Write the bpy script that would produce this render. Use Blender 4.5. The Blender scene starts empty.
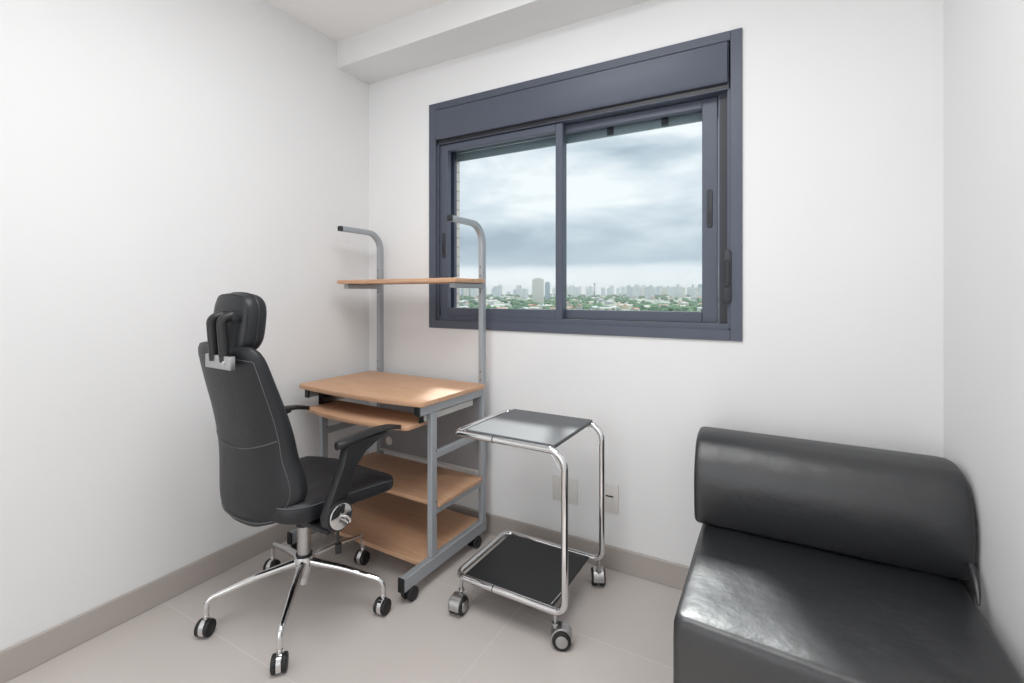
import bpy, bmesh, math, random
from mathutils import Vector, Matrix
random.seed(7)
SC = bpy.context.scene
COL = SC.collection
PI = math.pi
R = math.radians

# ------------------------------------------------------------------ helpers
def lin(c):
    def f(v):
        v /= 255.0
        return v / 12.92 if v <= 0.04045 else ((v + 0.055) / 1.055) ** 2.4
    return (f(c[0]), f(c[1]), f(c[2]), 1.0)

class MB:
    """collects shapes into one mesh"""
    def __init__(self):
        self.v = []; self.f = []; self.m = []
    def add(self, vs, fs, mi=0, M=None):
        n = len(self.v)
        for p in vs:
            p = Vector(p)
            self.v.append(tuple(M @ p) if M is not None else tuple(p))
        for q in fs:
            self.f.append(tuple(i + n for i in q)); self.m.append(mi)
        return self
    def box(self, x0, x1, y0, y1, z0, z1, r=0.0, seg=2, mi=0, M=None):
        bm = bmesh.new()
        bmesh.ops.create_cube(bm, size=1.0)
        for v in bm.verts:
            v.co = Vector(((x0 + x1) / 2 + v.co.x * (x1 - x0), (y0 + y1) / 2 + v.co.y * (y1 - y0), (z0 + z1) / 2 + v.co.z * (z1 - z0)))
        if r > 0:
            bmesh.ops.bevel(bm, geom=bm.edges[:], offset=r, segments=seg, profile=0.5, affect='EDGES')
        self.from_bm(bm, mi, M); return self
    def from_bm(self, bm, mi=0, M=None):
        bm.verts.ensure_lookup_table(); bm.verts.index_update()
        self.add([v.co.copy() for v in bm.verts], [[v.index for v in f.verts] for f in bm.faces], mi, M)
        bm.free()
    def loft(self, rings, closed=True, cap0=True, cap1=True, mi=0, M=None, loop=False):
        n = len(rings[0]); vs = [p for r in rings for p in r]; fs = []
        k = len(rings)
        for i in range(k if loop else k - 1):
            a = i * n; b = ((i + 1) % k) * n
            for j in range(n if closed else n - 1):
                j2 = (j + 1) % n
                fs.append((a + j, a + j2, b + j2, b + j))
        if not loop:
            if cap0: fs.append(tuple(range(n - 1, -1, -1)))
            if cap1: fs.append(tuple((k - 1) * n + j for j in range(n)))
        self.add(vs, fs, mi, M); return self
    def tube(self, path, r, seg=12, mi=0, M=None, loop=False, caps=True, section=None):
        """sweep a circle (or a 2-D section) along a path; r may be a list"""
        P = [Vector(p) for p in path]; n = len(P)
        T = []
        for i in range(n):
            if loop: t = P[(i + 1) % n] - P[i - 1]
            else: t = P[min(i + 1, n - 1)] - P[max(i - 1, 0)]
            T.append(t.normalized())
        up = Vector((0, 0, 1)) if abs(T[0].z) < 0.9 else Vector((1, 0, 0))
        u = (up - T[0] * up.dot(T[0])).normalized(); rings = []
        for i in range(n):
            if i:
                u = T[i - 1].rotation_difference(T[i]) @ u
                u = (u - T[i] * u.dot(T[i])).normalized()
            w = T[i].cross(u)
            rr = r[i] if isinstance(r, (list, tuple)) else r
            if section is None:
                rings.append([P[i] + (u * math.cos(2 * PI * j / seg) + w * math.sin(2 * PI * j / seg)) * rr for j in range(seg)])
            else:
                rings.append([P[i] + u * a + w * b for a, b in section])
        self.loft(rings, mi=mi, M=M, loop=loop, cap0=caps, cap1=caps); return self
    def cyl(self, p0, p1, r, seg=24, r1=None, mi=0, M=None, bev=0.0):
        p0, p1 = Vector(p0), Vector(p1)
        r1 = r if r1 is None else r1
        if bev > 0:
            d = (p1 - p0).normalized()
            self.tube([p0, p0 + d * bev * .3, p0 + d * bev, p1 - d * bev, p1 - d * bev * .3, p1], [r - bev, r - bev * .3, r, r1, r1 - bev * .3, r1 - bev], seg, mi, M)
        else:
            self.tube([p0, p1], [r, r1], seg, mi, M)
        return self
    def prism(self, outline, axis, a, b, r=0.0, seg=2, mi=0, M=None):
        """extrude a 2-D outline between a and b on an axis; the outline gives the two other axes in order"""
        def put(p, t):
            if axis == 'x': return Vector((t, p[0], p[1]))
            if axis == 'y': return Vector((p[0], t, p[1]))
            return Vector((p[0], p[1], t))
        bm = bmesh.new()
        va = [bm.verts.new(put(p, a)) for p in outline]; vb = [bm.verts.new(put(p, b)) for p in outline]
        bm.faces.new(va); bm.faces.new(vb)
        n = len(outline)
        for i in range(n): bm.faces.new((va[i], va[(i + 1) % n], vb[(i + 1) % n], vb[i]))
        bmesh.ops.recalc_face_normals(bm, faces=bm.faces[:])
        if r > 0:
            e = [e for e in bm.edges if (e.verts[0] in va) == (e.verts[1] in va)]
            bmesh.ops.bevel(bm, geom=e, offset=r, segments=seg, profile=0.5, affect='EDGES', clamp_overlap=True)
        self.from_bm(bm, mi, M); return self
    def build(self, name, mats, parent=None, angle=35, smooth=True, sub=0):
        me = bpy.data.meshes.new(name)
        me.from_pydata(self.v, [], self.f)
        if not isinstance(mats, (list, tuple)): mats = [mats]
        for m in mats: me.materials.append(m)
        for p, mi in zip(me.polygons, self.m): p.material_index = mi
        bm = bmesh.new(); bm.from_mesh(me)
        bmesh.ops.recalc_face_normals(bm, faces=bm.faces[:])
        bm.to_mesh(me); bm.free()
        if smooth:
            me.polygons.foreach_set('use_smooth', [True] * len(me.polygons))
            me.set_sharp_from_angle(angle=R(angle))
        me.update()
        o = bpy.data.objects.new(name, me); COL.objects.link(o)
        if parent: o.parent = parent
        if sub:
            s = o.modifiers.new('smooth', 'SUBSURF'); s.levels = sub; s.render_levels = sub
        return o

def tag(o, label=None, cat=None, group=None, kind=None):
    if label: o['label'] = label
    if cat: o['category'] = cat
    if group: o['group'] = group
    if kind: o['kind'] = kind
    return o
def empty(name, loc, rz=0.0):
    o = bpy.data.objects.new(name, None); COL.objects.link(o)
    o.location = loc; o.rotation_euler = (0, 0, rz); o.empty_display_size = .1
    return o

def fillet(pts, rad, n=8, loop=False):
    """round the corners of a polyline"""
    P = [Vector(p) for p in pts]; out = []; k = len(P)
    for i in range(k):
        if not loop and i in (0, k - 1): out.append(P[i]); continue
        a, b, c = P[i - 1], P[i], P[(i + 1) % k]
        r = rad[i] if isinstance(rad, (list, tuple)) else rad
        if r <= 0: out.append(b); continue
        d0 = (a - b).normalized(); d1 = (c - b).normalized()
        th = d0.angle(d1); t = r / math.tan(th / 2)
        p0 = b + d0 * t; p1 = b + d1 * t
        cen = b + (d0 + d1).normalized() * (r / math.sin(th / 2))
        v0 = p0 - cen; v1 = p1 - cen; ang = v0.angle(v1); ax = v0.cross(v1).normalized()
        for j in range(n + 1): out.append(cen + Matrix.Rotation(ang * j / n, 3, ax) @ v0)
    return out
def rrect(w, d, r, n=6, cx=0, cy=0):
    """rounded rectangle outline, counter-clockwise"""
    o = []
    for sx, sy, a0 in ((1, 1, 0), (-1, 1, 90), (-1, -1, 180), (1, -1, 270)):
        for j in range(n + 1):
            a = R(a0 + 90 * j / n)
            o.append((cx + sx * (w / 2 - r) + r * math.cos(a), cy + sy * (d / 2 - r) + r * math.sin(a)))
    return o
def interp(tab, t):
    tab = sorted(tab)
    if t <= tab[0][0]: return tab[0][1]
    for (a, va), (b, vb) in zip(tab, tab[1:]):
        if t <= b:
            s = (t - a) / (b - a); return va + (vb - va) * s
    return tab[-1][1]
def spline(tab, t):
    """Catmull-Rom through the table"""
    tab = sorted(tab); n = len(tab)
    t = min(max(t, tab[0][0]), tab[-1][0])
    i = 0
    while i < n - 2 and t > tab[i + 1][0]: i += 1
    x0, y0 = tab[i]; x1, y1 = tab[i + 1]
    m = lambda k: ((tab[min(k + 1, n - 1)][1] - tab[max(k - 1, 0)][1]) / (tab[min(k + 1, n - 1)][0] - tab[max(k - 1, 0)][0]))
    h = x1 - x0; s = (t - x0) / h
    return (2*s**3 - 3*s**2 + 1) * y0 + (s**3 - 2*s**2 + s) * h * m(i) + (-2*s**3 + 3*s**2) * y1 + (s**3 - s**2) * h * m(i + 1)

# ------------------------------------------------------------------ materials
def mat(name, col, rough=.5, metal=0.0, spec=.5, coat=0.0):
    m = bpy.data.materials.new(name); m.use_nodes = True
    b = m.node_tree.nodes['Principled BSDF']
    b.inputs['Base Color'].default_value = lin(col)
    b.inputs['Roughness'].default_value = rough
    b.inputs['Metallic'].default_value = metal
    b.inputs['Specular IOR Level'].default_value = spec
    b.inputs['Coat Weight'].default_value = coat
    return m
def N(m, t, **kw):
    n = m.node_tree.nodes.new(t)
    for k, v in kw.items(): setattr(n, k, v)
    return n
def LK(m, a, b): m.node_tree.links.new(a, b)
def bsdf(m): return m.node_tree.nodes['Principled BSDF']
def noise(m, scale=5, detail=4, rough=.5, coord='Object', stretch=(1, 1, 1)):
    tc = N(m, 'ShaderNodeTexCoord'); mp = N(m, 'ShaderNodeMapping'); nz = N(m, 'ShaderNodeTexNoise')
    mp.inputs['Scale'].default_value = stretch
    nz.inputs['Scale'].default_value = scale; nz.inputs['Detail'].default_value = detail; nz.inputs['Roughness'].default_value = rough
    LK(m, tc.outputs[coord], mp.inputs[0]); LK(m, mp.outputs[0], nz.inputs['Vector'])
    return nz
def ramp(m, fac, stops):
    r = N(m, 'ShaderNodeValToRGB')
    el = r.color_ramp.elements
    while len(el) > 1: el.remove(el[-1])
    el[0].position, el[0].color = stops[0][0], lin(stops[0][1])
    for p, c in stops[1:]:
        e = el.new(p); e.color = lin(c)
    LK(m, fac, r.inputs[0]); return r
def bump(m, h, strength=.2, dist=.002, prev=None):
    b = N(m, 'ShaderNodeBump'); b.inputs['Strength'].default_value = strength; b.inputs['Distance'].default_value = dist
    LK(m, h, b.inputs['Height'])
    if prev is not None: LK(m, prev, b.inputs['Normal'])
    LK(m, b.outputs[0], bsdf(m).inputs['Normal']); return b

def wall_paint():
    m = mat('wall paint', (235, 235, 236), .75, spec=.25)
    nz = noise(m, 60, 3); bump(m, nz.outputs[0], .05, .001)
    r = ramp(m, noise(m, 1.3, 2).outputs[0], [(.3, (235, 235, 235)), (.7, (238, 238, 238))])
    LK(m, r.outputs[0], bsdf(m).inputs[0]); return m
def floor_tile():
    m = mat('porcelain tile', (170, 162, 154), .38, spec=.4)
    tc = N(m, 'ShaderNodeTexCoord'); mp = N(m, 'ShaderNodeMapping')
    mp.inputs['Location'].default_value = (.815, .3, 0)   # joints at x = -0.815 and y = 0.9
    br = N(m, 'ShaderNodeTexBrick'); br.offset = 0.0; br.squash = 1.0
    br.inputs['Color1'].default_value = lin((205, 198, 193)); br.inputs['Color2'].default_value = lin((207, 200, 195))
    br.inputs['Mortar'].default_value = lin((217, 212, 208))
    br.inputs['Scale'].default_value = 1.0; br.inputs['Brick Width'].default_value = 1.2; br.inputs['Row Height'].default_value = .6
    br.inputs['Mortar Size'].default_value = .0018; br.inputs['Mortar Smooth'].default_value = .2
    LK(m, tc.outputs['Object'], mp.inputs[0]); LK(m, mp.outputs[0], br.inputs['Vector'])
    nz = noise(m, 3, 5); mx = N(m, 'ShaderNodeMix'); mx.data_type = 'RGBA'; mx.blend_type = 'MULTIPLY'; mx.inputs['Factor'].default_value = .25
    r = ramp(m, nz.outputs[0], [(.3, (235, 233, 231)), (.7, (255, 255, 255))])
    LK(m, br.outputs['Color'], mx.inputs['A']); LK(m, r.outputs[0], mx.inputs['B']); LK(m, mx.outputs['Result'], bsdf(m).inputs[0])
    bump(m, br.outputs['Fac'], -.15, .001); return m
def wood():
    m = mat('beech laminate', (206, 152, 108), .5, spec=.4)
    nz = noise(m, 9, 6, .6, stretch=(.8, 9, 9)); r = ramp(m, nz.outputs[0], [(.25, (190, 146, 116)), (.5, (203, 162, 130)), (.8, (212, 174, 143))])
    LK(m, r.outputs[0], bsdf(m).inputs[0]); bump(m, nz.outputs[0], .04, .001); return m
def leather(name, col, rough, wr=.35, wscale=7, spec=.5):
    m = mat(name, col, rough, spec=spec)
    fine = noise(m, 420, 2); b1 = bump(m, fine.outputs[0], .12, .0006)
    big = noise(m, wscale, 4, .55); bump(m, big.outputs[0], wr, .01, b1.outputs[0])
    return m
M_wall = wall_paint()
M_ceil = mat('ceiling paint', (248, 246, 244), .85, spec=.2)
M_floor = floor_tile()
M_base = mat('tile skirting', (180, 172, 166), .4, spec=.4)
M_wood = wood()
M_silver = mat('silver powder coat', (166, 171, 176), .42, metal=.25)
M_dgrey = mat('dark grey panel', (146, 145, 147), .6)
M_black = mat('black plastic', (30, 31, 33), .42)
M_rail = mat('cream drawer rail', (205, 203, 198), .4)
M_chrome = mat('chrome', (225, 225, 226), .07, metal=1.0)
M_satin = mat('satin steel', (190, 190, 190), .3, metal=1.0)
M_alu = mat('charcoal aluminium', (82, 88, 102), .45, metal=.1, spec=.5)
M_alud = mat('dark aluminium gap', (50, 53, 60), .5)
M_shut = mat('grey green shutter', (128, 142, 147), .5)
M_leath = leather('black chair leather', (29, 31, 35), .45, .4, 9)
M_sofa = leather('charcoal sofa leather', (22, 24, 28), .43, .5, 7, 1.0)
M_stitch = mat('grey stitching', (98, 100, 102), .6)
M_glass_top = mat('dark glass', (80, 83, 87), .5, spec=1.0)
M_panel = mat('black board', (26, 28, 31), .45)
M_plate = mat('white plastic plate', (226, 223, 219), .45)
M_hole = mat('dark hole', (35, 35, 37), .7)
M_rubber = mat('black rubber', (28, 28, 29), .55)

def glass_mat():
    m = bpy.data.materials.new('window glass'); m.use_nodes = True
    nt = m.node_tree; nt.nodes.clear()
    out = nt.nodes.new('ShaderNodeOutputMaterial'); mix = nt.nodes.new('ShaderNodeMixShader')
    tr = nt.nodes.new('ShaderNodeBsdfTransparent'); gl = nt.nodes.new('ShaderNodeBsdfGlossy'); fr = nt.nodes.new('ShaderNodeFresnel')
    tr.inputs[0].default_value = (.95, .975, .98, 1); gl.inputs['Roughness'].default_value = .02; fr.inputs[0].default_value = 1.05
    nt.links.new(fr.outputs[0], mix.inputs[0]); nt.links.new(tr.outputs[0], mix.inputs[1]); nt.links.new(gl.outputs[0], mix.inputs[2]); nt.links.new(mix.outputs[0], out.inputs[0])
    return m
M_glass = glass_mat()

# ------------------------------------------------------------------ room
D, XL, XR, HC = 1.925, -1.997, 0.460, 2.466
YB = -1.9; WT = .155
WX0, WX1, WZ0, WZ1 = -1.5607, -.1011, .9758, 2.1278     # outside of the window casing
hx0, hx1, hz0, hz1 = WX0 + .025, WX1 - .025, WZ0 + .025, WZ1 - .025
def struct(o, label=None): return tag(o, label, kind='structure')
b = MB()
b.box(XL - .12, hx0, D, D + WT, -.1, HC + .1).box(hx1, XR + .12, D, D + WT, -.1, HC + .1).box(hx0, hx1, D, D + WT, -.1, hz0).box(hx0, hx1, D, D + WT, hz1, HC + .1)
struct(b.build('wall_back', M_wall, smooth=False), 'white painted wall with the window')
struct(MB().box(XL - .12, XL, YB, D, -.1, HC + .1).build('wall_left', M_wall, smooth=False), 'white painted wall beside the office chair')
struct(MB().box(XR, XR + .12, YB, D, -.1, HC + .1).build('wall_right', M_wall, smooth=False), 'white painted wall beside the sofa')
b = MB()   # the wall behind the photographer, with an open doorway
b.box(XL - .12, -.95, YB - .12, YB, -.1, HC + .1).box(-.1, XR + .12, YB - .12, YB, -.1, HC + .1).box(-.95, -.1, YB - .12, YB, 2.1, HC + .1)
struct(b.build('wall_front', M_wall, smooth=False))
struct(MB().box(XL - .12, XR + .12, YB - 1.6, D + WT, -.1, 0).build('floor', M_floor, smooth=False), 'large greige porcelain floor tiles')
struct(MB().box(XL, XR, YB, D, HC, HC + .1).build('ceiling', M_ceil, smooth=False), 'white ceiling')
struct(MB().box(XL, XR, D - .2224, D, 2.3326, HC).build('trim_1', M_wall, smooth=False), 'white boxed beam along the ceiling above the window')
bh, bt = .0947, .012
struct(MB().box(XL, XR, D - bt, D, 0, bh, .002, 1).build('baseboard_back', M_base), 'greige tile baseboard under the window')
struct(MB().box(XL, XL + bt, YB, D - bt, 0, bh, .002, 1).build('baseboard_left', M_base), 'greige tile baseboard along the wall beside the chair')
struct(MB().box(XR - bt, XR, YB, D - bt, 0, bh, .002, 1).build('baseboard_right', M_base), 'greige tile baseboard behind the sofa end')

# ------------------------------------------------------------------ window
def ring(bd, x0, x1, z0, z1, wl, wr, wb, wt, y0, y1, r=0.0):
    bd.box(x0, x0 + wl, y0, y1, z0, z1, r, 1).box(x1 - wr, x1, y0, y1, z0, z1, r, 1)
    bd.box(x0 + wl, x1 - wr, y0, y1, z0, z0 + wb, r, 1).box(x0 + wl, x1 - wr, y0, y1, z1 - wt, z1, r, 1)
    return bd
win = empty('window_1', ((WX0 + WX1) / 2, D, WZ0)); tag(win, 'charcoal aluminium sliding window with a shutter box on top', kind='structure')
def wpart(bd, name, m=M_alu, parent=win, **k):
    o = bd.build(name, m, **k); o.parent = parent; o.matrix_parent_inverse = Matrix.Translation(-Vector(win.location)) if parent is win else Matrix.Identity(4)
    return o
cw = .043
wpart(ring(MB(), WX0, WX1, WZ0, WZ1, cw, cw - .003, cw - .003, .036, D - .009, D + .004, .0015), 'casing')
# deep frame inside the wall opening: jambs, sill and head with raised tracks
fr = MB()
ix0, ix1, iz0, iz1 = WX0 + cw, WX1 - cw + .003, WZ0 + .040, 1.945
fr.box(hx0, ix0 + .012, D + .004, D + .118, hz0, hz1)
fr.box(ix1 - .006, hx1, D + .004, D + .118, hz0, hz1)
fr.box(ix0, ix1, D + .004, D + .118, hz0, iz0 + .006)
fr.box(ix0, ix1, D + .004, D + .118, 1.917, hz1)
fr.box(ix0 + .012, ix1, D + .008, D + .0125, iz0, iz0 + .022)
fr.box(ix0 + .012, ix1, D + .05, D + .0535, iz0, iz0 + .016)
fr.box(ix1 - .046, ix1 - .006, D + .047, D + .060, iz0, 1.92)       # right jamb channel
fr.box(ix1 - .012, ix1 - .006, D + .012, D + .047, iz0, 1.92)
wpart(fr, 'frame')
wpart(MB().box(ix1 - .040, ix1 - .016, D + .0445, D + .0475, iz0 + .01, 1.905), 'jamb_groove', M_alud)
sb = MB().prism([(D - .020, 2.084), (D - .020, 1.952), (D - .012, 1.938), (D + .05, 1.938), (D + .05, 2.084)], 'x', WX0 + cw + .007, WX1 - cw - .006, .003, 2)
wpart(sb, 'shutter_box')
wpart(MB().box(WX0 + cw + .01, WX1 - cw - .008, D + .002, D + .05, 1.921, 1.945), 'shutter_slot', M_black)
def sash(name, x0, x1, z0, z1, wl, wr, wb, wt, y0, y1):
    o = wpart(ring(MB(), x0, x1, z0, z1, wl, wr, wb, wt, y0, y1, .002), name)
    g = MB().box(x0 + wl - .004, x1 - wr + .004, (y0 + y1) / 2 + .004, (y0 + y1) / 2 + .009, z0 + wb - .004, z1 - wt + .004).build('glass_pane', M_glass, o, smooth=False)
    g.matrix_parent_inverse = o.matrix_basis.inverted()
    return o
sl = sash('sash', -1.508, -.824, 1.033, 1.915, .050, .034, .046, .034, D + .016, D + .046)
sr = sash('sash', -.866, -.191, 1.036, 1.915, .034, .056, .043, .034, D + .055, D + .085)
# pull recesses on the two outer stiles, the strap winder on the jamb
def stadium(w, h, cx, cz, n=8):
    r = w / 2
    return [(cx + r * math.cos(a), cz + h / 2 - r + r * math.sin(a)) for a in [PI * j / n for j in range(n + 1)]] + \
           [(cx + r * math.cos(a), cz - h / 2 + r + r * math.sin(a)) for a in [PI + PI * j / n for j in range(n + 1)]]
def spart(bd, name, m, parent):
    o = bd.build(name, m, parent); return o
spart(MB().prism(stadium(.021, .15, -.219, 1.483), 'y', D + .051, D + .057, .0015, 1), 'pull_handle', M_alud, sr)
spart(MB().prism(stadium(.012, .05, -.219, 1.445), 'y', D + .0495, D + .052), 'pull_recess', M_black, sr)
spart(MB().prism(stadium(.021, .13, -1.483, 1.398), 'y', D + .012, D + .018, .0015, 1), 'pull_handle', M_alud, sl)
spart(MB().prism(stadium(.011, .05, -1.483, 1.385), 'y', D + .0105, D + .0125), 'pull_recess', M_black, sl)
lt = MB().prism(stadium(.028, .20, -.151, 1.215), 'y', D - .018, D + .012, .004, 2)
lo = wpart(lt, 'strap_winder', M_alud)
MB().prism(stadium(.017, .10, -.151, 1.225), 'y', D - .024, D - .016, .002, 1).build('winder_cover', M_black, lo)
# outside: shutter curtain just below the box, its two brackets, guide jamb
sh = MB()
for k in range(3): sh.box(-1.50, -.16, D + .118, D + .130, 1.853 + k * .045, 1.853 + k * .045 + .043, .004, 2)
wpart(sh, 'roller_shutter', M_shut)
for bx in (-.635, -.40): wpart(MB().box(bx - .014, bx + .014, D + .110, D + .1175, 1.856, 1.93), 'shutter_bracket', M_alud)
wpart(MB().box(-1.54, -1.478, D + .1, D + .122, 1.0, 1.93), 'shutter_guide', M_alu)
# tiled outer reveal and sill of the facade
def facade():
    m = mat('facade mosaic', (214, 205, 194), .6)
    tc = N(m, 'ShaderNodeTexCoord'); br = N(m, 'ShaderNodeTexBrick'); br.offset = 0
    br.inputs['Color1'].default_value = lin((222, 213, 202)); br.inputs['Color2'].default_value = lin((205, 196, 186)); br.inputs['Mortar'].default_value = lin((178, 170, 162))
    br.inputs['Scale'].default_value = 1; br.inputs['Brick Width'].default_value = .05; br.inputs['Row Height'].default_value = .05; br.inputs['Mortar Size'].default_value = .004
    mp = N(m, 'ShaderNodeMapping'); mp.inputs['Rotation'].default_value = (R(90), 0, 0)
    LK(m, tc.outputs['Object'], mp.inputs[0]); LK(m, mp.outputs[0], br.inputs['Vector']); LK(m, br.outputs['Color'], bsdf(m).inputs[0]); return m
M_fac = facade()
struct(MB().box(-1.9, -1.478, D + .122, D + .148, .9, 2.2).build('trim_2', M_fac, smooth=False), 'pale mosaic outer reveal seen through the glass')

# ------------------------------------------------------------------ wall outlets
def outlet(name, label, x0, x1, z0, z1, socket):
    y = D - .0005
    t = MB().box(x0, x1, y - .007, y, z0, z1, .003, 2).build(name, M_plate)
    tag(t, label, 'outlet')
    if socket:
        cx, cz = x0 + .0375, (z0 + z1) / 2
        s = MB().box(cx - .022, cx + .022, y - .0095, y - .006, cz - .022, cz + .022, .002, 1).build('socket_module', M_plate, t)
        MB().box(cx - .012, cx + .020, y - .0105, y - .009, cz + .008, cz + .014).build('socket_slot', M_hole, s)
    return t
outlet('wall_outlet', 'white outlet plate with a dark slot, low on the wall behind the chrome trolley post', -.642, -.563, .232, .354, True)
outlet('blank_wall_plate', 'blank square white wall plate low on the wall, seen through the chrome trolley frame', -.862, -.745, .232, .344, False)

# ------------------------------------------------------------------ computer desk
desk = empty('computer_desk', (-1.5225, 1.62, 0), R(-1.4))
tag(desk, 'wheeled computer desk with beech tops, silver frame and hooked uprights below the window', 'desk')
DO = Vector(desk.location)
def dpart(bd, name, m, parent=desk, label=None, **k):
    bd.v = [tuple(Vector(p) - DO) for p in bd.v]
    o = bd.build(name, m, parent, **k)
    if label: o['label'] = label
    return o
def bowed(x0, x1, yf, yb, bow, r, n=14):
    """desk board outline: bowed front edge, rounded corners"""
    pts = [(x0, yb), (x0, yf)]
    for j in range(1, n): 
        t = j / n; pts.append((x0 + (x1 - x0) * t, yf - bow * 4 * t * (1 - t)))
    pts += [(x1, yf), (x1, yb)]
    P = [Vector((a, c, 0)) for a, c in pts]
    rr = [.004] + [r] + [0] * (n - 1) + [r] + [.012]
    return [(p.x, p.y) for p in fillet(P, rr, 4, loop=True)]
tL0, tL1, tR0, tR1 = -1.866, -1.841, -1.205, -1.180        # the two side frames in x
PB0, PB1 = 1.838, 1.869                                     # rear upright in y
PF0, PF1 = 1.480, 1.514                                     # front post in y
TB, TT = .716, .736
dpart(MB().prism(bowed(-1.911, -1.163, 1.403, PB0 - .0005, .030, .020), 'z', TB, TT, .003, 2), 'desktop', M_wood)
tr = dpart(MB().prism(bowed(-1.830, -1.222, 1.388, 1.560, .040, .022), 'z', .622, .640, .003, 2), 'keyboard_tray', M_wood)
for x0, x1, s in ((tL1 + .001, tL1 + .016, 1), (tR0 - .016, tR0 - .001, -1)):
    dpart(MB().box(x0, x1, 1.475, 1.80, .641, .668, .002, 1), 'slide_rail', M_rail, tr)
    xm = x1 - .004 if s > 0 else x0
    dpart(MB().box(xm, xm + .004, 1.45, 1.54, .638, .714), 'tray_hanger', M_black, tr)
for x0, x1 in ((tL0, tL1), (tR0, tR1)):
    xc = (x0 + x1) / 2; hw = (x1 - x0) / 2; yc = (PB0 + PB1) / 2; hd = (PB1 - PB0) / 2
    yt = 1.600 if xc < -1.5 else 1.618
    path = fillet([(xc, yc, .10), (xc, yc, 1.470), (xc, yt, 1.470)], .085, 10)
    sec = [(a, c) for a, c in rrect(hw * 2, hd * 2, .005, 2)]
    up = MB()
    # a square tube swept up and over; section axes follow the path
    rings = []
    for i, p in enumerate(path):
        t = (path[min(i + 1, len(path) - 1)] - path[max(i - 1, 0)]).normalized()
        ux = Vector((1, 0, 0)); nz = ux.cross(t)
        h2 = hd if i < 1 else hd
        sc_ = 1.0 if t.z > .99 else .82 + .18 * max(t.z, 0)
        rings.append([p + ux * a + nz * (c * sc_) for a, c in sec])
    up.loft(rings)
    u = dpart(up, 'upright', M_silver)
    dpart(MB().box(xc - hw * .96, xc + hw * .96, yt - .016, yt + .0005, 1.470 - hd * .8, 1.470 + hd * .8, .003, 1), 'end_cap', M_black, u)
    for z in (.752, .79, 1.16, 1.235, 1.275):
        dpart(MB().cyl((xc, PB0 - .0008, z), (xc, PB0 + .002, z), .0032, 10), 'adjustment_hole', M_hole, u)
    p = dpart(MB().box(x0, x1, PF0, PF1, .10, .678, .003, 1), 'front_post', M_silver)
    for z in (.52, .315, .262):
        dpart(MB().cyl((x1 - .001, PF1 - .006, z), (x1 + .0008, PF1 - .006, z), .003, 10), 'bolt_hole', M_hole, p)
    tp = dpart(MB().box(x0, x1, 1.412, PB0, .678, TB, .003, 1), 'top_rail', M_silver)
    dpart(MB().box(x0 - .001, x1 + .001, 1.405, 1.414, .677, TB, .002, 1), 'end_cap', M_black, tp)
    dpart(MB().box(x0 + .003, x1 - .003, PF1, PB0, .487, .517, .003, 1), 'side_rail', M_silver)
    dpart(MB().box(x0 + .003, x1 - .003, PF1, PB0, .262, .286, .003, 1), 'shelf_rail', M_silver)
    f = dpart(MB().box(x0 - .002, x1 + .002, 1.325, 1.872, .048, .100, .003, 1), 'foot_rail', M_silver)
    dpart(MB().box(x0 - .003, x1 + .003, 1.318, 1.327, .047, .101, .003, 1), 'end_cap', M_black, f)
    for cy in (1.372, 1.795):
        c = MB().cyl((xc, cy, .030), (xc, cy, .052), .009, 12).prism([(cy + .012, .052), (cy - .020, .052), (cy - .026, .035), (cy - .012, .024), (cy + .004, .028)], 'x', xc - .012, xc + .012, .002, 1)
        co = dpart(c, 'caster', M_black)
        for s in (-1, 1):
            dpart(MB().cyl((xc + s * .006, cy - .004, .0265), (xc + s * .024, cy - .004, .0265), .0262, 22, bev=.005), 'wheel', M_rubber, co)
    br = dpart(MB().box(x0 - .002, x1 + .002, 1.625, PB0 - .0005, 1.176, 1.198, .003, 1), 'shelf_bracket', M_silver)
dpart(MB().prism(bowed(-1.878, -1.176, PF1 + .004, PB0 - .001, .0, .010), 'z', .287, .305, .003, 2), 'middle_shelf', M_wood)
dpart(MB().box(tL1 + .001, tR0 - .001, 1.436, 1.850, .084, .102, .002, 1), 'lower_shelf', M_wood)
dpart(MB().prism(bowed(-1.897, -1.160, 1.603, PB0 - .001, .004, .012), 'z', 1.199, 1.218, .003, 2), 'upper_shelf', M_wood)
# rear panel with its cable hole
bp = MB(); px0, px1, pz0, pz1 = tL1 + .0005, tR0 - .0005, .326, .700
hx, hz, hr, n = -1.781, .374, .022, 32
def on_rect(a):
    c, s = math.cos(a), math.sin(a)
    k = min((px1 - hx) / c if c > 1e-6 else 1e9, (px0 - hx) / c if c < -1e-6 else 1e9, (pz1 - hz) / s if s > 1e-6 else 1e9, (pz0 - hz) / s if s < -1e-6 else 1e9)
    return (hx + c * k, hz + s * k)
angs = sorted([2 * PI * j / n for j in range(n)] + [math.atan2(zz - hz, xx - hx) % (2 * PI) for xx in (px0, px1) for zz in (pz0, pz1)])
ins = [(hx + hr * math.cos(a), hz + hr * math.sin(a)) for a in angs]; outs = [on_rect(a) for a in angs]
bp.loft([[(x, 1.846, z) for x, z in ins], [(x, 1.846, z) for x, z in outs], [(x, 1.858, z) for x, z in outs], [(x, 1.858, z) for x, z in ins]], loop=True)
pn = dpart(bp, 'back_panel', M_dgrey)
dpart(MB().cyl((hx, 1.844, hz), (hx, 1.859, hz), .0225, 28, bev=.002), 'cable_grommet', M_plate, pn, label='pale round cable cap')
dpart(MB().box(px0, px1, 1.842, 1.862, .318, .327), 'panel_edge', M_rail, pn)

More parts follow.
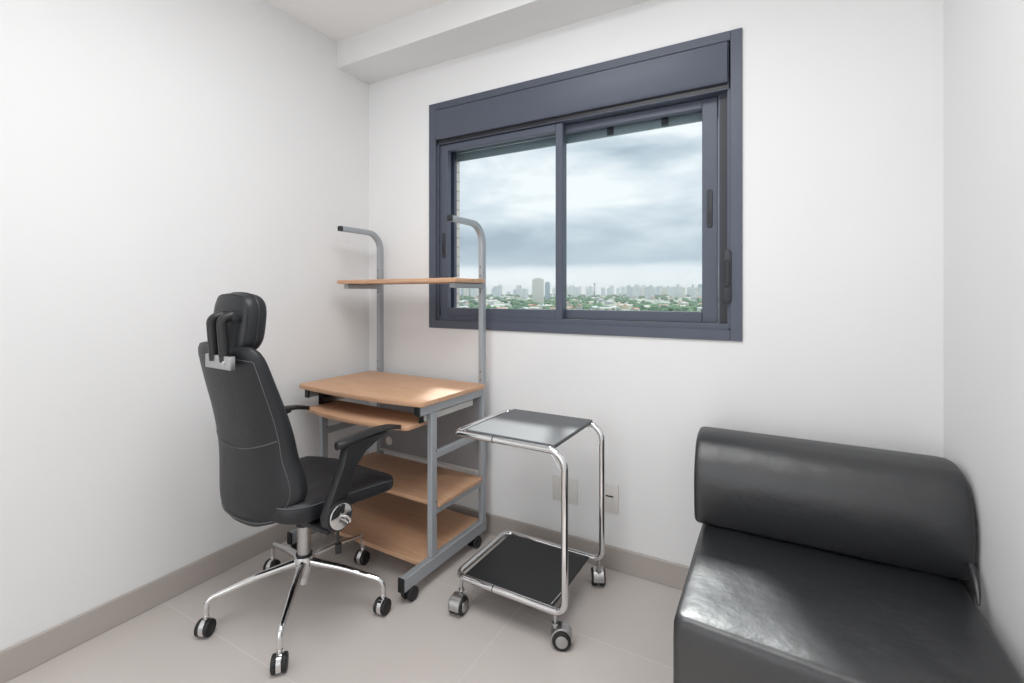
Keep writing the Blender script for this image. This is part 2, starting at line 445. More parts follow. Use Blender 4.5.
# ------------------------------------------------------------------ chrome trolley
cart = empty('serving_trolley', (-.798, 1.578, 0), R(-.9))
tag(cart, 'chrome tube serving trolley with dark glass top and black lower board on casters', 'trolley')
def cpart(bd, name, m, parent=cart, **k): return bd.build(name, m, parent, **k)
cxl, cxr, cyf, cyb = -.216, .216, -.178, .178
zb, zt, tr_ = .122, .642, .0115
pts = [(cxl, cyf, zt), (cxr, cyf, zt), (cxr, cyf, zb), (cxl, cyf, zb), (cxl, cyb, zb), (cxr, cyb, zb), (cxr, cyb, zt), (cxl, cyb, zt)]
path = fillet(pts, [.022, .055, .040, .040, .040, .040, .055, .022], 9, loop=True)
cpart(MB().tube(path, tr_, 16, loop=True), 'tube_frame', M_chrome)
for z in (zt, zb): cpart(MB().cyl((-.055, cyf, z), (-.052, cyf, z), tr_ + .0006, 16), 'tube_joint', M_hole)
gt = cpart(MB().box(cxl + .038, cxr - .040, cyf + .008, cyb + .006, zt + .006, zt + .016, .0015, 1), 'glass_top', M_glass_top)
cpart(MB().box(cxl + .038, cxr - .052, cyf + .012, cyb - .002, zt - .006, zt + .0055), 'underside_board', M_panel)
cpart(MB().box(cxl + .030, cxr - .050, cyf + .012, cyb - .010, zb - .004, zb + .006, .0015, 1), 'lower_board', M_panel)
for y in (cyf, cyb):
    s = 1 if y < 0 else -1
    for z, d in ((zt, -1), (zb, 1)):
        w = fillet([(cxr - .062, y + s * .010, z + d * .008), (cxr - .055, y + s * .008, z + d * .010), (cxr - .009, y + s * .006, z + d * .072), (cxr - .005, y + s * .003, z + d * .080)], .006, 3)
        cpart(MB().tube(w, .0016, 8), 'brace_wire', M_chrome)
def cart_caster(x, y, yaw):
    M = Matrix.Translation((x, y, 0)) @ Matrix.Rotation(yaw, 4, 'Z') @ Matrix.Scale(1.2, 4)     # local: rolls along x, axle on y
    st = MB().cyl((0, 0, .040), (0, 0, (zb - .006) / 1.2), .0048, 14, M=M).cyl((0, 0, .058), (0, 0, .064), .009, 16, M=M)
    hood = []
    for a in range(-10, 191, 20): hood.append((.018 + .0295 * math.cos(R(a)), .027 + .0305 * math.sin(R(a))))
    for a in range(190, -11, -20): hood.append((.018 + .024 * math.cos(R(a)), .027 + .0255 * math.sin(R(a))))
    st.prism(hood, 'y', -.017, .017, .001, 1, M=M)
    c = cpart(st, 'caster', M_satin)
    for s in (-1, 1):
        w = cpart(MB().cyl((.018, s * .005, .026), (.018, s * .022, .026), .026, 24, bev=.004, M=M), 'wheel', M_rubber, c)
        cpart(MB().cyl((.018, s * .0215, .026), (.018, s * .0235, .026), .0165, 20, bev=.001, M=M), 'wheel_disc', M_satin, c)
cart_caster(cxl + .022, cyf + .004, R(-85))
cart_caster(cxr - .040, cyf + .014, R(23))
cart_caster(cxr - .020, cyb + .020, R(116))
cart_caster(cxl + .022, cyb - .002, R(120))

# ------------------------------------------------------------------ office chair (faces +y)
chair = empty('office_chair', (-1.512, 1.140, 0), R(-3))
tag(chair, 'black leather office chair with headrest, armrests and chrome star base at the desk', 'chair')
def ch(bd, name, m, parent=chair, label=None, **k):
    o = bd.build(name, m, parent, **k)
    if label: o['label'] = label
    return o
hub = MB().cyl((0, 0, .118), (0, 0, .192), .031, 28, r1=.036, bev=.004).cyl((0, 0, .088), (0, 0, .12), .018, 20)
ch(hub, 'base_hub', M_chrome)
ch(MB().cyl((0, 0, .190), (0, 0, .340), .024, 28), 'gas_column', M_satin)
ch(MB().cyl((0, 0, .191), (0, 0, .197), .0285, 28), 'column_ring', M_black)
ch(MB().cyl((0, 0, .300), (0, 0, .335), .027, 28).box(-.06, .06, -.045, .11, .332, .412, .010, 2), 'tilt_mechanism', M_black)
axes = {0: 28, 1: 49, 2: 11, 3: 8, 4: 18}
for k, a in enumerate((-119, -47, 25, 97, 169)):
    M = Matrix.Rotation(R(a), 4, 'Z')
    p = fillet([(.020, 0, .168), (.15, 0, .152), (.3035, 0, .118), (.3035, 0, .072)], [0, .3, .030, 0], 8)
    rad = []
    for q in p: rad.append(.0155 - .0065 * min(max((q.x - .02) / .27, 0), 1))
    lg = MB()
    # oval tube: taller than wide near the hub
    lg.tube(p, rad, 14, M=M @ Matrix.Diagonal((1, 1.0, 1, 1)))
    ch(lg, 'leg', M_chrome)
    M2 = Matrix.Translation((.3035 * math.cos(R(a)), .3035 * math.sin(R(a)), 0)) @ Matrix.Rotation(R(axes[k]), 4, 'Z')   # axle on local x
    cs = MB().cyl((0, 0, .045), (0, 0, .076), .0075, 14, M=M2).cyl((0, 0, .061), (0, 0, .066), .0095, 14, M=M2)
    hood = [(-.003 + .0285 * math.cos(R(t)), .029 + .0285 * math.sin(R(t))) for t in range(20, 231, 15)]
    cs.prism(hood, 'x', -.0085, .0085, .002, 1, M=M2)
    c = ch(cs, 'caster', M_chrome)
    for s in (-1, 1):
        ch(MB().cyl((s * .0088, -.004, .0275), (s * .0225, -.004, .0275), .0272, 26, bev=.005, M=M2), 'wheel', M_rubber, c)
# seat cushion
def ring_at(out, z, inset, cx, cy, sag=None):
    r = []
    for x, y in out:
        d = math.hypot(x - cx, y - cy); k = max(0, (d - inset)) / d
        r.append((cx + (x - cx) * k, cy + (y - cy) * k, z))
    return r
so = []
for x, y in rrect(.47, .46, .085, 8, 0, .028):
    t = (y - .028) / .23
    so.append((x * (1.0 + .04 * t), y))
def tilt(y): return .032 * max(0, .5 - y / .4)
seat = MB()
rings = []
for z, ins in ((.386, .10), (.386, .035), (.389, .016), (.395, .004), (.405, .0), (.428, .001), (.440, .006), (.448, .015), (.455, .035), (.460, .07), (.461, .11), (.459, .15), (.456, .20)):
    rg = []
    for x, y, zz in ring_at(so, z, ins, 0, .028):
        f = max(0, (y + .02) / .23)                   # waterfall front, a thinner lip
        zb_ = zz + (.030 * f if z < .403 else 0) + (.008 * f * (1 if z >= .40 else 0)) - (.05 * max(0, (f - .72)) ** 1.0 if z > .43 else 0)
        rg.append((x, y, tilt(y) + zb_ + .008 * (abs(x) / .25) ** 2 * (z > .43)))
    rings.append(rg)
seat.loft(rings)
seat_o = ch(seat, 'seat', M_leath, angle=80)
def seam(z, ins, up=0.0):
    r = []
    for x, y, zz in ring_at(so, z, ins, 0, .028):
        f = max(0, (y + .02) / .23)
        r.append((x, y, tilt(y) + zz + .008 * f - .05 * max(0, f - .72) * (z > .43) + .008 * (abs(x) / .25) ** 2 * (z > .43)))
    return r
ch(MB().tube(seam(.4385, .0035), .0018, 6, loop=True), 'seat_piping', M_stitch, seat_o, label='grey stitched piping')
for s in (-1, 1): ch(MB().box(s * .12 - .01, s * .12 + .01, .14, .16, .39, .43, .003, 1), 'seat_lug', M_black, seat_o)
# backrest
CY = [(.365, -.232), (.44, -.234), (.52, -.230), (.60, -.234), (.68, -.243), (.76, -.258), (.86, -.283), (.985, -.312)]
HW = [(.395, .110), (.42, .160), (.45, .192), (.50, .228), (.55, .228), (.62, .208), (.70, .205), (.80, .198), (.90, .188), (.955, .179), (.985, .170)]
def tk(z): return .085 - .030 * max(0, min(1, (z - .6) / .36))
def back_ring(z, shrink=0.0, thick=None):
    hw = spline(HW, z) - shrink; yc = spline(CY, z)
    thick = tk(z)
    out = []
    n = 40
    for j in range(n):
        a = 2 * PI * j / n
        c, s = math.cos(a), math.sin(a)
        x = hw * math.copysign(abs(c) ** .45, c)
        t = thick / 2 - shrink * .6
        yy = t * math.copysign(abs(s) ** .7, s)
        u = x / .2
        wrap = .034 * u * u                              # edges wrap forward
        out.append((x, yc + thick / 2 + yy + wrap, z))
    return out
rings = []
zs = [.395 + .59 * i / 36 for i in range(37)]
rings.append(back_ring(.395, .06)); 
for i, z in enumerate(zs):
    e = min(i, 36 - i); sh = {0: .018, 1: .005, 2: .001}.get(e, 0.0)
    rg = back_ring(z, sh)
    rings.append(rg)
top = [(x, y, z + .006) for x, y, z in back_ring(.985, .06)]
rings.append(top)
rings[0] = [(x, y, z - .008) for x, y, z in rings[0]]
bk = ch(MB().loft(rings), 'backrest', M_leath, angle=80)
bk.location.x = -.021
def on_back(x, z, off=.0012):
    """point on the rear face of the backrest"""
    hw = spline(HW, z); t = tk(z) / 2
    c = max(-1, min(1, abs(x) / hw)) ** (1 / .45)
    s = math.sqrt(max(0, 1 - c * c)) ** .7
    return (x, spline(CY, z) + t - t * s + .034 * (x / .2) ** 2 - off, z)
sm = []
for i in range(25):
    x = -.185 + .37 * i / 24
    sm.append(on_back(x, .682 - .035 * (1 - (x / .185) ** 2) + .006 * x / .18, .0006))
ch(MB().tube(sm, .0014, 6), 'back_seam', M_stitch, bk, label='grey curved stitch line')
loopz = []
zz_ = [.435 + (.940 - .435) * i / 30 for i in range(31)]
for z in zz_: loopz.append(on_back(spline(HW, z) * .92, z, .0004))
for i in range(1, 12): loopz.append(on_back(spline(HW, .940) * .92 * math.cos(PI * i / 12), .940 + .012 * math.sin(PI * i / 12), .0004))
for z in reversed(zz_): loopz.append(on_back(-spline(HW, z) * .92, z, .0004))
for i in range(1, 12): loopz.append(on_back(-spline(HW, .435) * .92 * math.cos(PI * i / 12), .435 - .022 * math.sin(PI * i / 12), .0004))
ch(MB().tube(loopz, .0011, 6, loop=True), 'back_piping', M_stitch, bk, label='grey stitched border')
# plate and headrest brackets
ch(MB().box(-.024, .122, -.326, -.308, .922, .964, .003, 2), 'headrest_plate', M_satin, label='brushed metal plate')
ch(MB().cyl((.090, -.329, .943), (.090, -.325, .943), .006, 12), 'plate_screw', M_chrome)
for x in (.018, .078):
    p = fillet([(x, -.318, .945), (x - .004, -.326, 1.074), (x + .004, -.298, 1.084), (x + .006, -.270, 1.078)], [0, .022, .012, 0], 7)
    ch(MB().tube(p, .0140, 12), 'headrest_bar', M_black)
ch(MB().cyl((.012, -.294, 1.078), (.100, -.294, 1.078), .014, 16, bev=.003), 'headrest_pivot', M_black)
hr = []
for i in range(29):
    t = -1 + 2 * i / 28
    y = -.252 + .040 * t
    k = (1 - abs(t) ** 3.2) ** (1 / 3.2) if abs(t) < 1 else 0
    k = .62 + .38 * k
    o2 = []
    for j in range(44):
        a = 2 * PI * j / 44; c, s = math.cos(a), math.sin(a)
        x = 0.105 * k * math.copysign(abs(c) ** .58, c); z = .098 * k * math.copysign(abs(s) ** .58, s)
        o2.append((x + .009, y + .016 * (x / 0.105) ** 2 + .10 * z, 1.055 + z))
    hr.append(o2)
hd_ = ch(MB().loft(hr), 'headrest', M_leath, angle=80)
def head_ring(y, k):
    r = []
    for j in range(44):
        a = 2 * PI * j / 44; c, s = math.cos(a), math.sin(a)
        x = 0.105 * k * math.copysign(abs(c) ** .58, c); z = .098 * k * math.copysign(abs(s) ** .58, s)
        r.append((x + .009, y + .016 * (x / 0.105) ** 2 + .10 * z, 1.055 + z))
    return r
ch(MB().tube(head_ring(-.283, .955), .0016, 6, loop=True), 'headrest_piping', M_black, hd_)
ch(MB().tube(head_ring(-.252, 1.004), .0028, 6, loop=True), 'headrest_seam', M_black, hd_)
# armrests
for s in (-1, 1):
    prof = [(-.050, .646), (-.066, .590), (-.094, .530), (-.116, .484), (-.130, .446), (-.126, .418), (-.104, .399), (-.078, .399), (-.052, .416), (-.044, .446), (-.046, .484), (-.034, .530), (-.010, .580), (.030, .618), (.084, .642), (.130, .652), (.122, .660), (-.040, .660)]
    am = MB().prism(prof, 'x', s * .288 - .017, s * .288 + .017, .005, 2)
    arm = ch(am, 'armrest', M_black)
    pad = []
    for i in range(15):
        t = i / 14; y = -.080 + .294 * t
        hw = .027 * math.sin(min(1, (t + .02) / .16) * PI / 2) ** .6 * (1 - .45 * max(0, (t - .55) / .45) ** 2) * (math.sqrt(max(0.02, 1 - ((t - .9) / .1) ** 2)) if t > .9 else 1)
        zc = .660 + .000 * t + .010 * math.sin(PI * t) - .010 * max(0, t - .8) / .2
        th = .014 * (1 - .40 * t)
        pad.append([(s * .288 - s * .010 * t + hw * math.cos(2 * PI * j / 18), y, zc + th * math.sin(2 * PI * j / 18)) for j in range(18)])
    ch(MB().loft(pad), 'arm_pad', M_black, arm, angle=60)
    yh, zh = -.085, .444
    xo = s * .305
    ch(MB().cyl((xo, yh, zh), (xo + s * .010, yh, zh), .048, 36, bev=.003), 'hinge_cover', M_black, arm)
    ch(MB().cyl((xo + s * .008, yh, zh), (xo + s * .015, yh, zh), .041, 36, bev=.003), 'hinge_disc', M_chrome, arm, label='chrome disc')
    gl = MB().prism([(yh - .028, zh + .004), (yh - .020, zh + .022), (yh - .004, zh + .034), (yh + .014, zh + .034), (yh - .004, zh + .014)], 'x', xo + s * .0148, xo + s * .0158)
    ch(gl, 'disc_inset', M_black, arm)
    ch(MB().tube(fillet([(xo + s * .013, yh - .004, zh + .004), (xo + s * .024, yh + .010, zh + .002), (xo + s * .024, yh + .026, zh - .016), (xo + s * .020, yh + .028, zh - .026)], .008, 4), .004, 10), 'hinge_lever', M_chrome, arm)
    ch(MB().box(min(s * .10, s * .285), max(s * .10, s * .285), -.115, -.060, .384, .404, .004, 1), 'arm_bar', M_black, arm)
    ch(MB().tube([(s * .272, -.085, .394), (s * .290, -.085, .41)], .018, 12), 'arm_elbow', M_black, arm)
ch(MB().tube(fillet([(.10, -.02, .40), (.212, -.018, .398), (.214, -.018, .345), (.217, -.018, .285)], .008, 5), .005, 10).cyl((.217, -.018, .268), (.217, -.018, .300), .011, 14, bev=.002), 'height_lever', M_black)

# ------------------------------------------------------------------ leather sofa
sofa = empty('leather_sofa', (.11, 1.50, 0))
tag(sofa, 'charcoal leather armless sofa seat with rolled back cushion in the room corner', 'sofa')
SO = Vector(sofa.location)
def sp(bd, name, m=M_sofa, parent=sofa, **k):
    bd.v = [tuple(Vector(p) - SO) for p in bd.v]
    return bd.build(name, m, parent, **k)
# seat block: corners measured on its top at 0.40 m
c0, c1, c2, c3 = Vector((-.206, 1.136)), Vector((.428, 1.092)), Vector((.437, 1.86)), Vector((-.210, 1.89))
def seat_out(ins, n=10, r=.022):
    P = [Vector((p.x, p.y, 0)) for p in (c0, c1, c2, c3)]
    cen = sum(P, Vector()) / 4
    P = [p + Vector((math.copysign(ins, cen.x - p.x), math.copysign(ins, cen.y - p.y), 0)) for p in P]
    q = fillet(P, r, 5, loop=True); out = []
    for i in range(len(q)):
        a, b_ = q[i], q[(i + 1) % len(q)]
        m_ = max(1, int((b_ - a).length / .05))
        for j in range(m_): out.append(a + (b_ - a) * j / m_)
    return out
base_out = seat_out(0)
cen = sum(base_out, Vector()) / len(base_out)
st = MB(); rings = []
for z, ins in ((.02, .012), (.024, .004), (.05, .001), (.20, -.002), (.34, -.002), (.378, -.001), (.391, .004), (.398, .011), (.401, .020), (.404, .05), (.405, .11), (.404, .18), (.402, .25)):
    rg = []
    for p in base_out:
        d = (p - cen); L_ = d.length; k = max(0, L_ - ins) / L_
        w = .0016 * math.sin(31 * p.x + 7 * z) * math.sin(23 * p.y + 11 * z)
        rg.append((cen.x + d.x * (k + w), cen.y + d.y * (k + w), z))
    rings.append(rg)
st.loft(rings)
so_ = sp(st, 'seat', angle=50)
for p in base_out: pass
for x, y in ((-.16, 1.18), (.39, 1.15), (.39, 1.80), (-.16, 1.83)):
    sp(MB().cyl((x, y, 0), (x, y, .022), .02, 14), 'foot', M_black)
# back cushion: a D-shaped profile swept along its length, ends pulled in
prof = [(.300, .010), (.020, .000), (.004, .012), (-.010, .050), (-.020, .110), (-.018, .165), (.004, .215), (.045, .258), (.095, .278), (.160, .283), (.230, .276), (.275, .255), (.297, .215), (.303, .12)]
P3 = [Vector((a, c, 0)) for a, c in prof]
# smooth the closed profile
def chaikin(P, n=2):
    for _ in range(n):
        Q = []
        for i in range(len(P)):
            a, b_ = P[i], P[(i + 1) % len(P)]
            Q += [a * .75 + b_ * .25, a * .25 + b_ * .75]
        P = Q
    return P
pc = chaikin(P3, 2); pcen = Vector((.15, .14, 0))
A = Vector((-.226, 1.618, .402)); B = Vector((.449, 1.636, .402))
dx = (B - A); Ln = dx.length; ex = dx.normalized(); ey = Vector((-ex.y, ex.x, 0)); ez = Vector((0, 0, 1))
rings = []
ts = [(0, .030), (.0, .014), (.004, .005), (.012, .001), (.03, 0)] + [(.03 + (Ln - .06) * i / 14, 0) for i in range(1, 14)] + [(Ln - .03, 0), (Ln - .012, .002), (Ln - .004, .006), (Ln, .014), (Ln, .03)]
for t, ins in ts:
    s = t / Ln
    thick = .93 - .09 * 0 - .10 * s * 0
    rg = []
    for p in pc:
        d = p - pcen; k = (d.length - ins) / d.length
        q = pcen + d * k
        depth = q.x * (.98 if s < .5 else .98)
        rise = q.y * (1.0 - .01 * s)
        wv = .002 * math.sin(9 * t + 3 * q.y)
        rg.append(A + ex * t + ey * (depth * .84 * (1 - .06 * s) - .012 * s * (q.x < .1) + wv * (q.x < .05)) + ez * rise)
    rings.append(rg)
bk_ = sp(MB().loft(rings), 'backrest', angle=50)
# folded leather flap squeezed between seat end and wall
fl = MB()
fl.tube([(.430, 1.665, .475), (.440, 1.615, .455), (.439, 1.582, .434), (.436, 1.558, .412), (.434, 1.545, .396)], [.004, .009, .008, .006, .003], 10)
sp(fl, 'leather_fold', M_sofa, bk_)

# ------------------------------------------------------------------ the city outside
GZ = -42.0
CAMZ = 1.15
YAW = .5083; FPX = 470.0; HY = 293.9
def world_at(u, d):
    """ground position of an image column at a depth along the view"""
    r = (u - 512) / FPX
    return Vector((-math.sin(YAW) + math.cos(YAW) * r, math.cos(YAW) + math.sin(YAW) * r, 0)) * d
def gz(d): return GZ + 30 * max(0.0, min(1.0, (d - 1400) / 2200))
def dep(p): return -math.sin(YAW) * p.x + math.cos(YAW) * p.y
def city_ground():
    m = mat('city ground', (120, 132, 112), .9, spec=.1)
    nz = noise(m, .02, 5); r = ramp(m, nz.outputs[0], [(.4, (88, 112, 92)), (.5, (140, 150, 138)), (.62, (205, 205, 200))])
    LK(m, r.outputs[0], bsdf(m).inputs[0]); return m
gm = MB(); gv = []
F_ = Vector((-math.sin(YAW), math.cos(YAW), 0)); R_ = Vector((math.cos(YAW), math.sin(YAW), 0))
for d in (120, 1400, 3600, 14000):
    for sx in (-1, 1):
        p = F_ * d + R_ * sx * (400 + d * 1.6); gv.append((p.x, p.y, gz(d)))
gm.add(gv, [(0, 1, 3, 2), (2, 3, 5, 4), (4, 5, 7, 6)])
struct(gm.build('ground', city_ground(), smooth=False), 'city ground far below the window')
def tower_mat(c, wc, fl, bw):
    m = mat('tower facade', c, .8, spec=.2)
    tc = N(m, 'ShaderNodeTexCoord'); mp = N(m, 'ShaderNodeMapping'); br = N(m, 'ShaderNodeTexBrick'); br.offset = 0
    mp.inputs['Rotation'].default_value = (R(90), 0, R(37))
    br.inputs['Color1'].default_value = lin(wc); br.inputs['Color2'].default_value = lin(tuple(int(x * .9) for x in wc)); br.inputs['Mortar'].default_value = lin(c)
    br.inputs['Scale'].default_value = 1; br.inputs['Brick Width'].default_value = bw; br.inputs['Row Height'].default_value = fl; br.inputs['Mortar Size'].default_value = .9
    LK(m, tc.outputs['Object'], mp.inputs[0]); LK(m, mp.outputs[0], br.inputs['Vector']); LK(m, br.outputs['Color'], bsdf(m).inputs[0]); return m
TM = [tower_mat(*a) for a in (((236, 238, 240), (206, 214, 220), 3.2, 6), ((228, 233, 238), (190, 202, 212), 3.1, 5), ((238, 236, 230), (212, 214, 212), 3.2, 7), ((216, 224, 232), (178, 192, 205), 3.3, 5), ((190, 202, 213), (150, 168, 185), 3.2, 6))]  # pale facade colours with distant haze mixed in
def tower(name, u, d, w, dp, top_px, m, rot=None, crown=True):
    p = world_at(u, d); g0 = gz(d) - 4; h = CAMZ + top_px * d / FPX - g0
    b = MB().box(-w / 2, w / 2, -dp / 2, dp / 2, 0, h)
    if crown: b.box(-w * .28, w * .28, -dp * .28, dp * .28, h, h + max(4, h * .05))
    o = b.build(name, m, smooth=False)
    o.location = (p.x, p.y, g0); o.rotation_euler = (0, 0, random.uniform(-.5, .5) if rot is None else rot)
    return o
t = tower('apartment_tower', 538, 1750, 43, 26, 14.5, TM[2], .45); tag(t, 'large pale tower standing tallest on the skyline in the left pane', 'tower')
t = tower('apartment_tower', 547.5, 2300, 24, 22, 11.2, TM[4], .4); tag(t, 'slim dark blue-grey tower just beside the large pale tower', 'tower')
n_t = 0
for i in range(240):
    u = random.uniform(405, 765) if i < 170 else random.uniform(620, 770)
    if 526 < u < 553: continue
    d = random.uniform(2600, 5200)
    hpx = random.gauss(5.6, 1.5) + (.6 if u > 610 else 0)
    hpx = min(max(hpx, 2.5), 9.2)
    w = random.uniform(16, 34)
    t = tower('apartment_tower', u, d, w, random.uniform(14, 24), hpx, random.choice(TM[:4] + TM[:3]), crown=random.random() < .6)
    tag(t, 'small pale apartment tower in the hazy city skyline', 'tower', 'distant skyline towers'); n_t += 1
for u, hp in ((463, 9.5), (470, 9.8), (700, 9.2)):
    t = tower('apartment_tower', u, 3200, 22, 20, hp, TM[4]); tag(t, 'small pale apartment tower in the hazy city skyline', 'tower', 'distant skyline towers')
# slender mast with a platform
p = world_at(594.5, 2500); hm = CAMZ + 10.5 * 2500 / FPX - gz(2500)
b = MB().cyl((0, 0, 0), (0, 0, hm), 3.0, 10, r1=1.6).cyl((0, 0, hm - 7), (0, 0, hm - 2), 5, 14, r1=7).cyl((0, 0, hm), (0, 0, hm + 8), .7, 8)
o = b.build('lookout_mast', mat('mast grey', (150, 160, 170), .7)); o.location = (p.x, p.y, gz(2500))
tag(o, 'slender grey mast with a platform rising above the skyline in the right pane', 'mast')
# low houses between the trees
HM = [mat('house white', (226, 226, 222), .8), mat('house cream', (222, 208, 190), .8), mat('house grey', (196, 200, 202), .8), mat('roof terracotta', (190, 150, 132), .85), mat('roof pale', (214, 212, 208), .8)]
for i in range(110):
    u = random.uniform(415, 760); d = 1080 + 1700 * random.random() ** 1.6
    w, dp, h = random.uniform(12, 30), random.uniform(10, 18), random.uniform(6, 13)
    b = MB().box(-w / 2, w / 2, -dp / 2, dp / 2, 0, h)
    b.prism([(-dp / 2 - .6, h), (dp / 2 + .6, h), (0, h + random.uniform(1.5, 4))], 'x', -w / 2 - .6, w / 2 + .6, mi=1)
    o = b.build('distant_house', [random.choice(HM[:3]), random.choice(HM[2:])], smooth=False)
    q = world_at(u, d); o.location = (q.x, q.y, gz(d)); o.rotation_euler = (0, 0, random.uniform(0, PI))
    tag(o, 'tiny low house among the trees far below the skyline', 'house', 'distant low houses')
# tree canopy of the neighbourhood: one mass, nobody could count the crowns
def canopy_mat():
    m = mat('tree canopy', (92, 124, 92), .9, spec=.1)
    nz = noise(m, .03, 4); r = ramp(m, nz.outputs[0], [(.35, (84, 114, 96)), (.6, (116, 146, 114)), (.75, (146, 170, 134))])
    LK(m, r.outputs[0], bsdf(m).inputs[0]); return m
bm = bmesh.new(); bmesh.ops.create_icosphere(bm, subdivisions=2, radius=1.0)
bm.verts.ensure_lookup_table(); iv = [v.co.copy() for v in bm.verts]; ifc = [tuple(v.index for v in f.verts) for f in bm.faces]; bm.free()
cb = MB()
for i in range(2200):
    u = random.uniform(405, 770); d = 1150 + 2700 * random.random() ** 1.2
    if math.sin(u * .11 + d * .004) + math.sin(u * .043 - d * .0021) < -.55: continue
    q = world_at(u, d); rr = random.uniform(5, 12); hh = random.uniform(4, 8)
    cb.add([(q.x + v.x * rr * (1 + .25 * math.sin(5 * v.z + i)), q.y + v.y * rr, gz(d) + hh * .8 + v.z * hh * (1 + .2 * math.sin(4 * v.x + i))) for v in iv], ifc)
for i in range(700):
    u = random.uniform(380, 800); d = 160 + 1000 * random.random()
    q = world_at(u, d); rr = random.uniform(4, 9); hh = random.uniform(3, 7)
    cb.add([(q.x + v.x * rr * (1 + .25 * math.sin(5 * v.z + i)), q.y + v.y * rr, gz(d) + hh * .8 + v.z * hh * (1 + .2 * math.sin(4 * v.x + i))) for v in iv], ifc)
tag(cb.build('tree_canopy', canopy_mat()), 'green tree canopy spread below the distant skyline', 'trees', kind='stuff')

# haze that pales the far city
hm_ = bpy.data.materials.new('city haze'); hm_.use_nodes = True; hn = hm_.node_tree; hn.nodes.clear()
ho = hn.nodes.new('ShaderNodeOutputMaterial'); hv = hn.nodes.new('ShaderNodeVolumeScatter')
hv.inputs['Color'].default_value = (.97, .985, 1, 1); hv.inputs['Density'].default_value = .00012
hn.links.new(hv.outputs[0], ho.inputs['Volume'])
hz_ = MB().box(-6000, 3500, 500, 8000, GZ - 1, 110).build('city_haze', hm_, smooth=False)
tag(hz_, 'pale haze lying over the distant city', 'haze', kind='stuff')

# ------------------------------------------------------------------ sky
w = bpy.data.worlds.new('sky'); SC.world = w; w.use_nodes = True
nt = w.node_tree; nt.nodes.clear()
def wn(t, **k):
    n = nt.nodes.new(t)
    for a, v in k.items(): setattr(n, a, v)
    return n
out = wn('ShaderNodeOutputWorld'); bg = wn('ShaderNodeBackground'); tc = wn('ShaderNodeTexCoord'); sep = wn('ShaderNodeSeparateXYZ')
nt.links.new(tc.outputs['Generated'], sep.inputs[0])
mp = wn('ShaderNodeMapping'); mp.inputs['Scale'].default_value = (1.6, 1.6, 5.2); mp.inputs['Location'].default_value = (.35, .2, .1)
nz = wn('ShaderNodeTexNoise'); nz.inputs['Scale'].default_value = 2.1; nz.inputs['Detail'].default_value = 7; nz.inputs['Roughness'].default_value = .52; nz.inputs['Distortion'].default_value = .25
nt.links.new(tc.outputs['Generated'], mp.inputs[0]); nt.links.new(mp.outputs[0], nz.inputs['Vector'])
# elevation profile (dark cloud deck above a bright horizon) broken up by noise
elev = wn('ShaderNodeMath', operation='ABSOLUTE'); nt.links.new(sep.outputs['Z'], elev.inputs[0])
def wmath(op, a, b_, c_=None):
    n = wn('ShaderNodeMath', operation=op)
    for k, v in enumerate((a, b_, c_)):
        if v is None: continue
        if isinstance(v, (int, float)): n.inputs[k].default_value = v
        else: nt.links.new(v, n.inputs[k])
    return n.outputs[0]
def wramp(fac, stops):
    r_ = wn('ShaderNodeValToRGB'); e = r_.color_ramp.elements
    while len(e) > 1: e.remove(e[-1])
    e[0].position = stops[0][0]; e[0].color = stops[0][1]
    for p_, c_ in stops[1:]:
        q = e.new(p_); q.color = c_
    nt.links.new(fac, r_.inputs[0]); return r_.outputs[0]
g = lambda v: (v, v, v, 1)
n2 = wn('ShaderNodeTexNoise'); n2.inputs['Scale'].default_value = 3.0; n2.inputs['Detail'].default_value = 3
nt.links.new(mp.outputs[0], n2.inputs['Vector'])
e2 = wmath('ADD', elev.outputs[0], wmath('MULTIPLY_ADD', n2.outputs[0], .030, -.015))
base = wramp(e2, [(0, g(1.0)), (.036, g(1.0)), (.050, g(.92)), (.064, g(.30)), (.11, g(.22)), (.15, g(.50)), (.20, g(.56)), (.27, g(.68)), (.36, g(.84)), (.5, g(.9)), (1, g(.95))])
amp = wramp(elev.outputs[0], [(0, g(.1)), (.05, g(.15)), (.08, g(.45)), (.12, g(1)), (.36, g(1)), (.6, g(.5)), (1, g(.3))])
cl = wmath('MULTIPLY', wmath('SUBTRACT', nz.outputs[0], .5), 3.0)
val = wmath('MULTIPLY_ADD', cl, amp, base)
wob_ = wn('ShaderNodeVectorMath', operation='MULTIPLY_ADD'); wob_.inputs[1].default_value = (.10, .10, .05)
nt.links.new(nz.outputs['Color'], wob_.inputs[0]); nt.links.new(tc.outputs['Generated'], wob_.inputs[2])
def cloud(u, v, sz, a):
    #a brighter or darker cloud mass around one direction of the sky
    global val
    d = (Vector((-math.sin(YAW) + math.cos(YAW) * (u - 512) / FPX, math.cos(YAW) + math.sin(YAW) * (u - 512) / FPX, (HY - v) / FPX))).normalized()
    s_ = wn('ShaderNodeVectorMath', operation='SUBTRACT'); nt.links.new(wob_.outputs[0], s_.inputs[0]); s_.inputs[1].default_value = d + Vector((.05, .05, .025))
    m_ = wn('ShaderNodeVectorMath', operation='MULTIPLY'); nt.links.new(s_.outputs[0], m_.inputs[0]); m_.inputs[1].default_value = (1, 1, 2.6)
    l_ = wn('ShaderNodeVectorMath', operation='LENGTH'); nt.links.new(m_.outputs[0], l_.inputs[0])
    r_ = wn('ShaderNodeMapRange'); r_.interpolation_type = 'SMOOTHSTEP'; r_.inputs['From Min'].default_value = 0; r_.inputs['From Max'].default_value = sz
    r_.inputs['To Min'].default_value = a; r_.inputs['To Max'].default_value = 0
    nt.links.new(l_.outputs['Value'], r_.inputs[0]); val = wmath('ADD', val, r_.outputs[0])
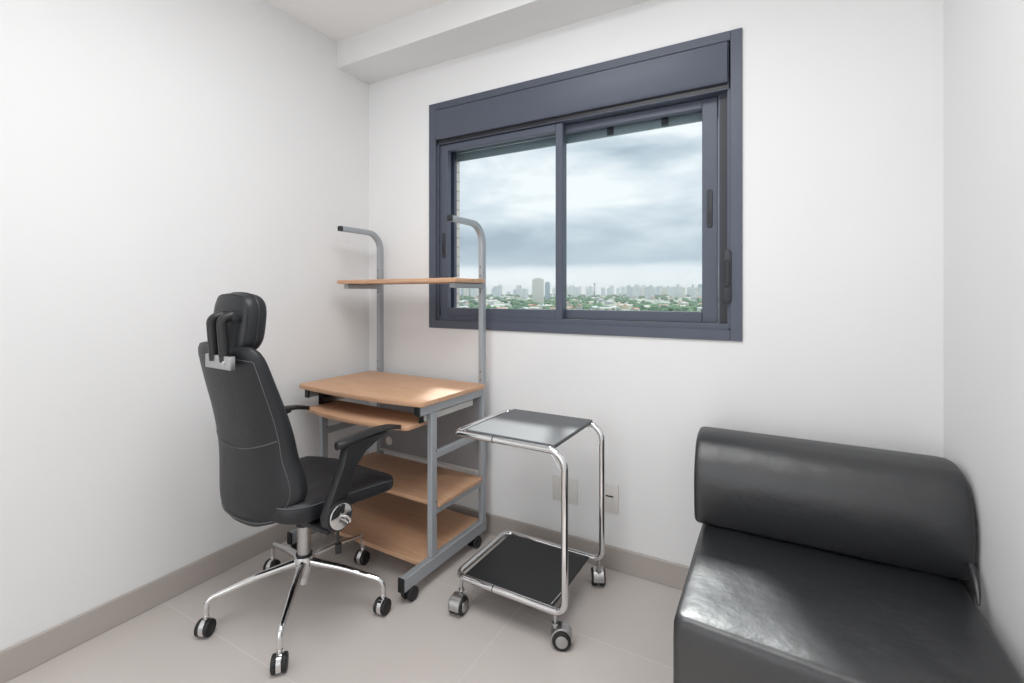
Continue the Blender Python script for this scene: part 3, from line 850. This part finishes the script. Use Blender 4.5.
for c_ in ((655, 196, .26, .40), (690, 118, .30, .35), (612, 150, .22, -.22), (500, 165, .22, .20), (490, 225, .26, -.12), (640, 246, .30, -.15), (600, 190, .10, .15)): cloud(*c_)
col = wramp(val, [(0.0, lin((172, 187, 199))), (.3, lin((193, 206, 216))), (.6, lin((217, 226, 233))), (.85, lin((236, 241, 245))), (1, lin((246, 249, 251)))])
nt.links.new(col, bg.inputs[0]); bg.inputs[1].default_value = 0.97
nt.links.new(bg.outputs[0], out.inputs[0])

# ------------------------------------------------------------------ lights
def sun(name, energy, angle, direction, col=(1, 1, 1)):
    l = bpy.data.lights.new(name, 'SUN'); l.energy = energy; l.angle = R(angle); l.color = col
    o = bpy.data.objects.new(name, l); COL.objects.link(o)
    o.rotation_euler = Vector(direction).to_track_quat('-Z', 'Y').to_euler(); return o
sun('hazy_sun', 3.6, 6, (.40, -1.0, -1.17), (1.0, .985, .96))
def area(name, loc, rot, sx, sy, power, col=(1, 1, 1)):
    l = bpy.data.lights.new(name, 'AREA'); l.shape = 'RECTANGLE'; l.size = sx; l.size_y = sy; l.energy = power; l.color = col
    o = bpy.data.objects.new(name, l); COL.objects.link(o); o.location = loc; o.rotation_euler = rot; return o
pt = bpy.data.lights.new('rear_fill_point', 'POINT'); pt.energy = 5; pt.shadow_soft_size = .25; pt.color = (.97, .985, 1.0)
po = bpy.data.objects.new('rear_fill_point', pt); COL.objects.link(po); po.location = (-.55, -.90, 1.50)  # unseen point light added behind the camera as room fill, no fixture
area('rear_fill_area', (-.75, YB + .03, 1.15), (R(90), 0, 0), 1.9, 2.1, 13, (.97, .985, 1.0))  # added fill light at the rear wall, stands for no real door
area('overhead_fill_area', (-.62, .55, HC - .015), (0, 0, 0), 1.0, 1.0, 22, (.985, .99, 1.0))  # invented overhead fill out of view, brightens walls and floor
pl = area('window_portal', ((WX0 + WX1) / 2, D + .17, 1.45), (R(-90), 0, 0), 1.4, .95, 10); pl.data.cycles.is_portal = True

# ------------------------------------------------------------------ camera and colour
cam = bpy.data.cameras.new('camera'); cam.sensor_width = 36; cam.sensor_fit = 'HORIZONTAL'
cam.lens = 36 * FPX / 1024; cam.shift_y = -(341.5 - HY) / 1024; cam.clip_end = 20000; cam.clip_start = .05
co = bpy.data.objects.new('camera', cam); COL.objects.link(co)
co.location = (0, 0, CAMZ); co.rotation_euler = (R(90), 0, YAW); SC.camera = co
vs = SC.view_settings
vs.view_transform = 'Standard'; vs.look = 'None'; vs.exposure = 0.16; vs.gamma = 1.0; vs.use_curve_mapping = False
